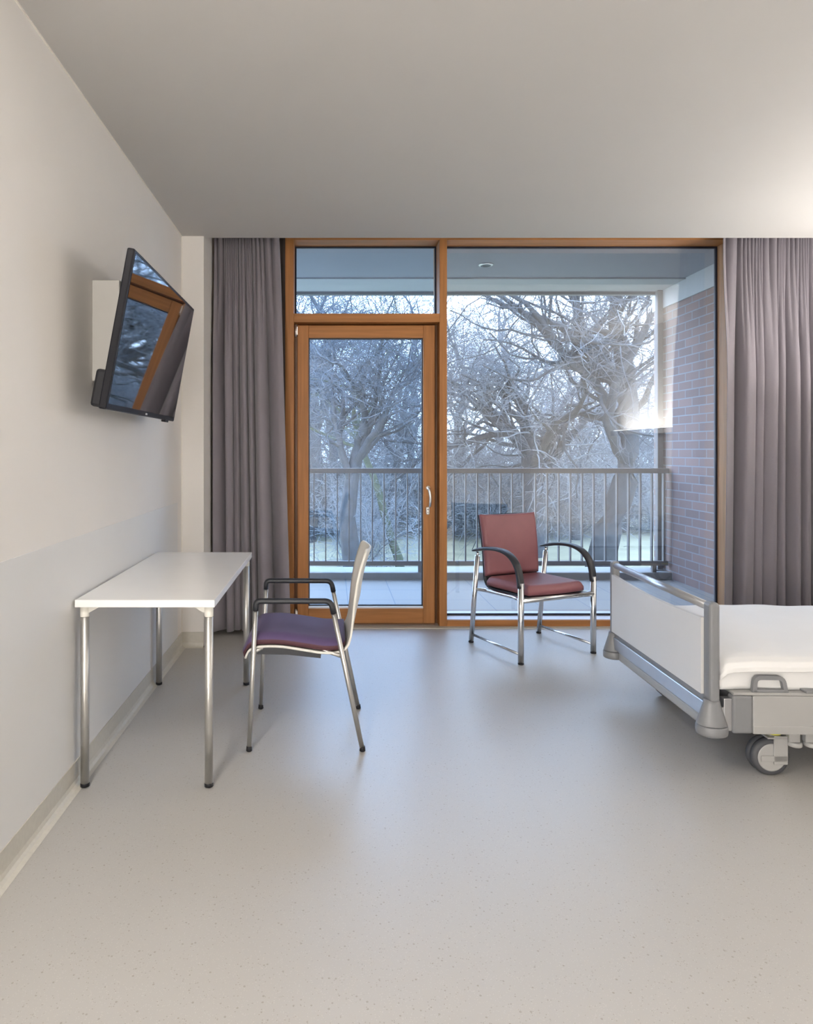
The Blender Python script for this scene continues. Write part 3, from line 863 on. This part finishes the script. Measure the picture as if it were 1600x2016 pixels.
# castors
def castor(x, y, near):
    cz = 0.076
    t_ = bp('castor', (lambda b: (lathe(b, [(0.030, 0.155), (0.030, 0.188)], 20, Matrix.Translation((x + 0.02, y, 0))), b)[1])(bmesh.new()), M['bedlight'])
    RX_ = Matrix.Translation((x, y, cz)) @ Matrix.Rotation(PI / 2, 4, 'X')
    for off in (-0.015, 0.015):
        bm = bmesh.new()
        R_ = Matrix.Translation((x, y + off, cz)) @ Matrix.Rotation(PI / 2, 4, 'X')
        lathe(bm, [(0.054, -0.016), (0.066, -0.016), (0.074, -0.009), (0.076, 0.0), (0.074, 0.009), (0.066, 0.016), (0.054, 0.016)], 40, R_)
        bp('tyre', bm, M['rubber'], t_)
        bm = bmesh.new()
        lathe(bm, [(0.052, -0.018), (0.056, -0.016), (0.056, 0.016), (0.052, 0.018)], 36, R_)
        bp('wheel_disc', bm, M['bedlight'], t_)
    bm = bmesh.new()
    box(bm, x + 0.005, x + 0.06, y - 0.038, y - 0.032, 0.05, 0.165, bev=0.002); box(bm, x + 0.005, x + 0.06, y + 0.032, y + 0.038, 0.05, 0.165, bev=0.002)
    box(bm, x - 0.045, x + 0.06, y - 0.038, y - 0.034, 0.062, 0.085, bev=0.001)
    box(bm, x - 0.02, x + 0.06, y - 0.038, y + 0.038, 0.153, 0.160, bev=0.002)
    bp('fork', bm, M['bedlight'], t_)
    bm = bmesh.new(); lathe(bm, [(0.031, 0.166), (0.0325, 0.167), (0.0325, 0.175), (0.031, 0.176)], 28, Matrix.Translation((x + 0.02, y, 0))); bp('brake_ring', bm, M['yellow'], t_)
    return t_
for x, y in ((0.255, -0.44), (0.255, 0.42), (1.80, -0.44), (1.80, 0.42)):
    castor(x, y, y < 0)
for x in (0.335, 0.40):
    bm = bmesh.new(); box(bm, x - 0.022, x + 0.022, -0.490, -0.465, 0.145, 0.190, bev=0.004)
    R_ = Matrix.Translation((x + 0.006, -0.478, 0))
    lathe(bm, [(0.024, 0.128), (0.027, 0.131), (0.027, 0.142), (0.024, 0.146)], 20, R_)
    bp('line_hook', bm, M['bedlight'])
bm = bmesh.new()
box(bm, 0.20, 1.90, -0.36, -0.30, 0.195, 0.24, bev=0.006); box(bm, 0.20, 1.90, 0.30, 0.36, 0.195, 0.24, bev=0.006)
box(bm, 0.25, 0.31, -0.42, 0.42, 0.155, 0.195, bev=0.006); box(bm, 1.77, 1.83, -0.42, 0.42, 0.155, 0.195, bev=0.006)
box(bm, 0.45, 1.65, -0.30, 0.30, 0.12, 0.20, bev=0.02); bp('undercarriage', bm, M['bedgrey'])
bm = bmesh.new(); box(bm, 2.09, 2.115, -HWB + 0.03, HWB - 0.03, 0.33, 0.90, bev=0.01); bp('headboard_panel', bm, M['bedpanel'])
bm = bmesh.new(); softbox(bm, 1.62, 2.04, -0.36, 0.36, 0.497, 0.60, 0.045, 1, 1, 2, 0)
pl = obj('pillow', bm, M['sheet'])
pl.location = bd.location; pl.rotation_euler = bd.rotation_euler
tag(pl, 'white pillow lying on the head end of the hospital bed', 'pillow')

# ------------------------------------------------------------------ bed-head light (seen in reflections) and added fill sources (kept out of view)
bl = thing('bed_head_light', 'long wall light above the head of the hospital bed', 'wall light', (RX, 3.1, 1.53))
bm = bmesh.new(); box(bm, -0.17, -0.002, -1.25, 1.25, -0.03, 0.03, bev=0.006); obj('housing', bm, M['alu'], bl)
bm = bmesh.new(); box(bm, -0.15, -0.03, -1.2, 1.2, 0.0305, 0.036); obj('diffuser', bm, M['glow'], bl)
d2 = sempty('added_fill_door', 'added glowing door on the left wall behind the camera, an unseen fill light', 'door')  # added door, stands here only as a fill source
bm = bmesh.new()
box(bm, LX, LX + 0.02, -1.85, -1.78, 0.0, 2.15); box(bm, LX, LX + 0.02, -0.62, -0.55, 0.0, 2.15); box(bm, LX, LX + 0.02, -1.78, -0.62, 2.08, 2.15)
obj('door_frame', bm, M['white'], d2)
bm = bmesh.new(); box(bm, LX, LX + 0.012, -1.78, -0.62, 0.0, 2.08); obj('fill_glow_pane', bm, M['glow'], d2)

wl = thing('added_fill_strip', 'added fill strip under the ceiling along the left wall, out of view', 'fill light', (-0.80, 0.6, CZ))  # added strip that brightens the table top, hidden from the window reflections
bm = bmesh.new(); box(bm, -0.10, 0.10, -0.70, 0.70, -0.034, 0.0, bev=0.003); obj('housing', bm, M['white'], wl)
bm = bmesh.new(); box(bm, -0.08, 0.08, -0.66, 0.66, -0.038, -0.0345); obj('diffuser', bm, M['glow'], wl)
w3 = sempty('added_fill_window', 'added glowing panel at the left end of the back wall, an unseen fill light', 'window')  # added panel, lights the table and left wall from behind the camera
bm = bmesh.new(); box(bm, -0.99, -0.67, BY, BY + 0.015, 0.15, 2.35); obj('fill_glow_pane', bm, M['glow'], w3)
bm = bmesh.new(); box(bm, -0.67, -0.63, BY, BY + 0.02, 0.1, 2.4); box(bm, -1.005, -0.67, BY, BY + 0.02, 2.35, 2.4); obj('window_frame', bm, M['white'], w3)

# ------------------------------------------------------------------ balcony
sbox('trim_9', M['tile'], 'frosted pale blue grey tiles of the balcony floor', 'balcony floor', -4.0, 3.46, 5.34, 6.88, -0.25, 0.0)
sbox('trim_10', M['kerb'], 'grey kerb along the outer edge of the balcony', 'kerb', -4.0, 3.46, 6.88, 7.24, -0.4, 0.063)
sbox('trim_11', M['frostkerb'], 'frosted pale top of the balcony kerb', 'kerb', -4.0, 3.46, 6.885, 7.24, 0.063, 0.067)
sbox('trim_12', M['brick'], 'brick side wall of the balcony at the right', 'brick wall', 3.46, 3.95, 5.34, 7.27, -3.0, 2.80)
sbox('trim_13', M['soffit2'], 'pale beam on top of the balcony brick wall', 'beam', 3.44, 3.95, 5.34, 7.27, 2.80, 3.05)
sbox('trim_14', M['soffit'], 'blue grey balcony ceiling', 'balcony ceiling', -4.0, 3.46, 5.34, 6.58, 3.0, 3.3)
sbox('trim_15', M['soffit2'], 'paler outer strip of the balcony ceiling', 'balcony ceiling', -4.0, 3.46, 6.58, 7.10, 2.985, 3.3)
sbox('trim_16', M['fascia'], 'grey metal fascia on the balcony roof edge', 'fascia', -4.0, 3.95, 7.10, 7.16, 2.955, 3.5)
bm = bmesh.new()
box(bm, -4.0, -1.01, 5.16, 5.34, -0.2, 3.3); box(bm, 3.05, 3.46, 5.36, 5.40, -0.2, 3.0)
struct('wall_outside', bm, M['concrete'], None, 'outer building wall beside the window', 'wall')
dl = thing('downlight', 'small round silver downlight in the balcony ceiling', 'downlight', (1.39, 6.12, 3.0))
bm = bmesh.new(); lathe(bm, [(0.050, -0.012), (0.062, -0.010), (0.066, 0.0)], 28); obj('ring', bm, M['metalwhite'], dl)
bm = bmesh.new(); lathe(bm, [(0.030, -0.016), (0.046, -0.013), (0.046, -0.011)], 24); obj('lens', bm, M['lampoff'], dl)

YR = 6.94
rl = thing('balcony_railing', 'grey-brown balcony railing with flat top rail and slim balusters', 'railing', (1.2, YR, 0.067))
def rp_(name, bm, m=None):
    bmesh.ops.translate(bm, vec=-V(rl.location), verts=bm.verts)
    return obj(name, bm, m or M['rail'], rl)
bm = bmesh.new(); box(bm, -1.9, 3.44, YR - 0.035, YR + 0.035, 1.082, 1.133, bev=0.003); rp_('top_rail', bm)
bm = bmesh.new(); box(bm, -1.9, 3.44, YR - 0.022, YR + 0.022, 0.135, 0.182, bev=0.003); rp_('bottom_rail', bm)
x = -1.86
i = 0
bal_me = None
while x < 3.40:
    bm = bmesh.new(); box(bm, x - 0.0055, x + 0.0055, YR - 0.020, YR + 0.020, 0.180, 1.084); rp_('baluster', bm)
    x += 0.1195
for x in (-1.86, 0.9, 3.3):
    bm = bmesh.new(); box(bm, x - 0.02, x + 0.02, YR - 0.02, YR + 0.02, 0.064, 0.14); rp_('foot_stub', bm)
po = thing('balcony_post', 'slim grey steel post rising from the railing end to the balcony roof', 'post', (3.42, 7.06, 0.067))
bm = bmesh.new(); box(bm, -0.035, 0.025, -0.03, 0.03, 0.0, 2.918, bev=0.006); obj('shaft', bm, M['rail'], po)
bm = bmesh.new(); box(bm, -0.07, 0.038, -0.06, 0.06, 0.0, 0.012, bev=0.002); obj('base_plate', bm, M['rail'], po)

# ------------------------------------------------------------------ garden
GZ = -2.0
def lawn_mat():
    m = mat('frosted_lawn', (0.27, 0.25, 0.16), 0.95, var=0.18, vscale=1.2, bump=0.3, bscale=40)
    return m
M['lawn'] = lawn_mat()
M['bark'] = mat('damp_grey_bark', (0.038, 0.039, 0.043), 0.9, var=0.3, vscale=6, bump=0.4, bscale=20)
M['barkg'] = mat('mossy_green_bark', (0.06, 0.068, 0.042), 0.9, var=0.3, vscale=6, bump=0.4, bscale=20)
M['twig'] = mat('frosted_twigs', (0.085, 0.092, 0.105), 0.9, var=0.25, vscale=3)
M['frost'] = mat('thick_hoarfrost_twigs', (0.22, 0.235, 0.255), 0.9, var=0.15, vscale=3)
bm = bmesh.new()
nx, ny = 40, 40
rnd = random.Random(5)
G = [[bm.verts.new((-70 + 150 * i / nx, 7.3 + 110 * j / ny, GZ + 0.08 * rnd.uniform(-1, 1) * (1 if j else 0) + max(0, (j - 10) * 0.03))) for j in range(ny + 1)] for i in range(nx + 1)]
for i in range(nx):
    for j in range(ny):
        f = bm.faces.new((G[i][j], G[i + 1][j], G[i + 1][j + 1], G[i][j + 1])); f.smooth = True
lawn = struct('trim_17', bm, M['lawn'], None, 'frosted pale green lawn below the balcony', 'lawn')

class Tree:
    def __init__(s, seed):
        s.r = random.Random(seed)
        s.tv, s.tf, s.bv, s.bf = [], [], [], []
    def ring(s, verts, p, d, r, n):
        ref = V((0, 0, 1)) if abs(d.z) < 0.95 else V((1, 0, 0))
        a = d.cross(ref).normalized(); b = d.cross(a)
        i0 = len(verts)
        for k in range(n):
            t = 2 * PI * k / n
            verts.append(p + a * (r * math.cos(t)) + b * (r * math.sin(t)))
        return i0
    def branch(s, p, d, L, r0, r1, lev, spec):
        R = s.r
        thick = lev <= spec['thick']
        verts, faces = (s.tv, s.tf) if thick else (s.bv, s.bf)
        n = 8 if lev == 0 else 6 if lev <= 1 else 4 if lev == 2 else 3
        segs = 8 if lev == 0 else 11 if lev == 1 else 8 if lev == 2 else 5 if lev == 3 else 3
        pts = [p.copy()]; dirs = [d.copy()]
        curl = V((R.uniform(-1, 1), R.uniform(-1, 1), R.uniform(-0.6, 0.8)))
        i0 = s.ring(verts, p, d, r0, n)
        for k in range(1, segs + 1):
            wob = spec['wob'][min(lev, len(spec['wob']) - 1)]
            d = (d + V((R.gauss(0, wob), R.gauss(0, wob), R.gauss(0, wob * 0.8))) + curl * (wob * 0.35) + V((0, 0, spec['up'][min(lev, len(spec['up']) - 1)]))).normalized()
            p = p + d * (L / segs)
            r = r0 + (r1 - r0) * k / segs
            i1 = s.ring(verts, p, d, r, n)
            for q in range(n):
                faces.append((i0 + q, i0 + (q + 1) % n, i1 + (q + 1) % n, i1 + q))
            i0 = i1
            pts.append(p.copy()); dirs.append(d.copy())
        if lev >= spec['depth']: return
        nc = spec['n'][lev]
        t0 = spec['start'][lev]
        for c in range(nc):
            t = t0 + (1 - t0) * (c + R.random() * 0.9) / nc
            t = min(t, 0.999)
            k = int(t * segs); f = t * segs - k
            q = pts[k].lerp(pts[k + 1], f); dd = dirs[min(k + 1, segs)]
            ref = V((R.gauss(0, 1), R.gauss(0, 1), R.gauss(0, 1)))
            side = dd.cross(ref).normalized()
            a = math.radians(R.uniform(*spec['ang'][lev]))
            nd = (dd * math.cos(a) + side * math.sin(a)).normalized()
            rr = (r0 + (r1 - r0) * t)
            s.branch(q, nd, L * R.uniform(*spec['len'][lev]) * (1.15 - 0.45 * t), rr * (0.72 if lev == 0 else 0.56) * R.uniform(0.7, 1), max(spec['rmin'], rr * 0.16), lev + 1, spec)
        # continuing leader
        if lev < 2:
            s.branch(pts[-1], dirs[-1], L * 0.7, r1, max(spec['rmin'], r1 * 0.25), lev + 1, spec)
    def build(s, name, label, cat, group, loc, mats, sc_=1.0, rz=0):
        t = thing(name, label, cat, loc, rz, group)
        for nm, v, f, m in (('trunk', s.tv, s.tf, mats[0]), ('twigs', s.bv, s.bf, mats[1])):
            if not f: continue
            me = bpy.data.meshes.new(nm)
            me.from_pydata([tuple(x) for x in v], [], f)
            me.materials.append(m)
            for pl_ in me.polygons: pl_.use_smooth = True
            o = bpy.data.objects.new(nm, me); COL.objects.link(o); o.parent = t
        t.scale = (sc_,) * 3
        return t

OAKSPEC = dict(depth=5, thick=2, wob=[0.10, 0.23, 0.27, 0.32, 0.36, 0.36], up=[0.02, 0.05, 0.03, 0.03, 0.02, 0.0], n=[7, 7, 6, 5, 4], start=[0.34, 0.18, 0.15, 0.1, 0.1],
               ang=[(28, 75), (30, 70), (30, 75), (30, 75), (30, 70)], len=[(0.75, 1.05), (0.45, 0.75), (0.45, 0.75), (0.45, 0.8), (0.5, 0.8)], rmin=0.0055)
def dup(root, loc, rz, s, label=None, mats=None, sz=None):
    r = root.copy(); COL.objects.link(r)
    r.location = loc; r.rotation_euler = (0, 0, rz); r.scale = (s, s, sz or s)
    if label: r['label'] = label
    for ch in root.children:
        c = ch.copy(); COL.objects.link(c); c.parent = r
    return r
def px(x, Y, z=GZ): return ((x - 654) / 1330 * Y, Y, z)

def mk(seed, H_, r, mats, label, loc, spec=OAKSPEC, lean=(0, 0), group=None, name='bare_tree'):
    t = Tree(seed)
    t.branch(V((0, 0, -0.1)), V((lean[0], lean[1], 1)).normalized(), H_, r, r * 0.55, 0, spec)
    return t.build(name, label, 'tree', group, loc, mats)
FORK = dict(OAKSPEC, n=[5, 9, 6, 4, 2], start=[0.72, 0.22, 0.15, 0.1, 0.1], ang=[(18, 48), (30, 65), (30, 75), (30, 75), (30, 70)], len=[(1.0, 1.45), (0.45, 0.7), (0.45, 0.75), (0.45, 0.8), (0.5, 0.8)])
SPREAD = dict(OAKSPEC, n=[7, 9, 6, 4, 2], start=[0.5, 0.2, 0.15, 0.1, 0.1], ang=[(25, 70), (30, 65), (30, 75), (30, 75), (30, 70)], len=[(0.95, 1.35), (0.45, 0.7), (0.45, 0.75), (0.45, 0.8), (0.5, 0.8)])
ta = mk(11, 3.5, 0.27, (M['bark'], M['twig']), 'dark bare tree with forked crown seen through the balcony door', px(700, 17), FORK)
tb_ = mk(24, 4.2, 0.42, (M['bark'], M['frost']), 'broad frosted tree in the middle of the large window', px(1045, 21), SPREAD)
tc_ = mk(37, 5.6, 0.40, (M['bark'], M['twig']), 'dark bare tree with sweeping limbs right of the frosted tree', px(1175, 18), SPREAD)
td = mk(42, 4.6, 0.13, (M['barkg'], M['twig']), 'slim leaning tree with mossy bark beside the dark forked tree', px(792, 18), FORK, lean=(-0.22, 0))
dup(ta, px(600, 24), 2.2, 1.55, 'tall bare tree rising behind the forked tree, its top crossing the light above the door')
grp = 'bare trees in the wood beyond the lawn'
lab = 'bare grey winter tree in the hazy wood beyond the lawn'
protos = [ta, tb_, tc_]
rnd = random.Random(77)
bgp = []
for seed, H_ in ((51, 6.5), (52, 7.5), (53, 6.0)):
    t = Tree(seed)
    t.branch(V((0, 0, -0.1)), V((rnd.uniform(-.1, .1), 0, 1)).normalized(), H_, 0.22, 0.12, 0, dict(OAKSPEC, n=[8, 6, 4, 3, 2], rmin=0.007, ang=[(25, 60), (30, 60), (30, 70), (30, 75), (30, 70)]))
    bgp.append(t)
k = 0
roots = []
for Y in (27, 32, 38, 46):
    x = -0.28 * Y
    while x < 0.62 * Y:
        loc = (x + rnd.uniform(-1, 1), Y + rnd.uniform(-2, 2), GZ)
        rz = rnd.uniform(0, 6.28); s = rnd.uniform(0.36, 0.52) * (Y / 30) ** 0.5
        if k < 3:
            t = bgp[k].build('woodland_tree', lab, 'tree', grp, loc, (M['bark'], M['twig']), s, rz); roots.append(t)
        else:
            dup(roots[k % 3], loc, rz, s)
        k += 1
        x += rnd.uniform(1.8, 3.0) * (Y / 30) ** 0.5
for Y, x, s in ((25, -4.5, 0.75), (26, -1.2, 0.85), (24.5, 2.2, 0.8), (27, 5.0, 0.9), (25.5, 9.2, 0.8), (29, 12.4, 0.9), (31, 0.6, 1.0), (30, -6.2, 0.95), (32, 8.0, 1.0), (33, 3.4, 1.0), (34, -3.4, 1.05), (33, 15.0, 1.0)):
    dup(roots[k % 3], (x, Y, GZ), rnd.uniform(0, 6.28), s); k += 1
# frosty shrubs at the far edge of the lawn
BUSH = dict(depth=3, thick=0, wob=[0.2, 0.28, 0.3, 0.3], up=[0.03, 0.02, 0.0, 0.0], n=[7, 6, 5], start=[0.1, 0.1, 0.1], ang=[(25, 60), (30, 70), (30, 70)], len=[(0.5, 0.8), (0.5, 0.8), (0.5, 0.8)], rmin=0.006)
def bush_proto(seed, mats, label, loc, group):
    t = Tree(seed)
    for k in range(9):
        a = t.r.uniform(0, 6.28); el = t.r.uniform(0.15, 0.75)
        t.branch(V((0, 0, 0)), V((math.cos(a) * el, math.sin(a) * el, 1)).normalized(), t.r.uniform(1.2, 2.4), 0.03, 0.012, 0, BUSH)
    return t.build('frosted_shrub', label, 'shrub', group, loc, mats)
sg = 'frosted shrubs along the lawn edge'
sl = 'tangled frosted shrub at the far edge of the lawn'
b1 = bush_proto(3, (M['twig'], M['frost']), sl, (-3.5, 26, GZ), sg)
b2 = bush_proto(4, (M['twig'], M['twig']), sl, (0.5, 26.5, GZ), sg)
x = -7.0
k = 0
while x < 15:
    dup((b1, b2)[k % 2], (x, 26.5 + rnd.uniform(-1.0, 3), GZ), rnd.uniform(0, 6.28), rnd.uniform(0.8, 1.5)); k += 1
    x += rnd.uniform(0.7, 1.2)
dup(b1, px(705, 18.5), 1.0, 0.8, 'tangled frosted shrub at the foot of the dark forked tree')

# winter haze over the garden
hm = bpy.data.materials.new('winter_haze')
hm.use_nodes = True
t = hm.node_tree
t.nodes.remove(t.nodes['Principled BSDF'])
sv = t.nodes.new('ShaderNodeVolumeScatter')
sv.inputs['Color'].default_value = (0.86, 0.93, 1.0, 1)
sv.inputs['Density'].default_value = 0.008
sv.inputs['Anisotropy'].default_value = 0.2
t.links.new(sv.outputs[0], t.nodes['Material Output'].inputs['Volume'])
bm = bmesh.new(); box(bm, -40, 60, 19, 62, GZ - 1, 16)
hz = obj('winter_haze', bm, hm)
tag(hz, 'thin pale winter haze hanging among the garden trees', 'haze', kind='stuff')
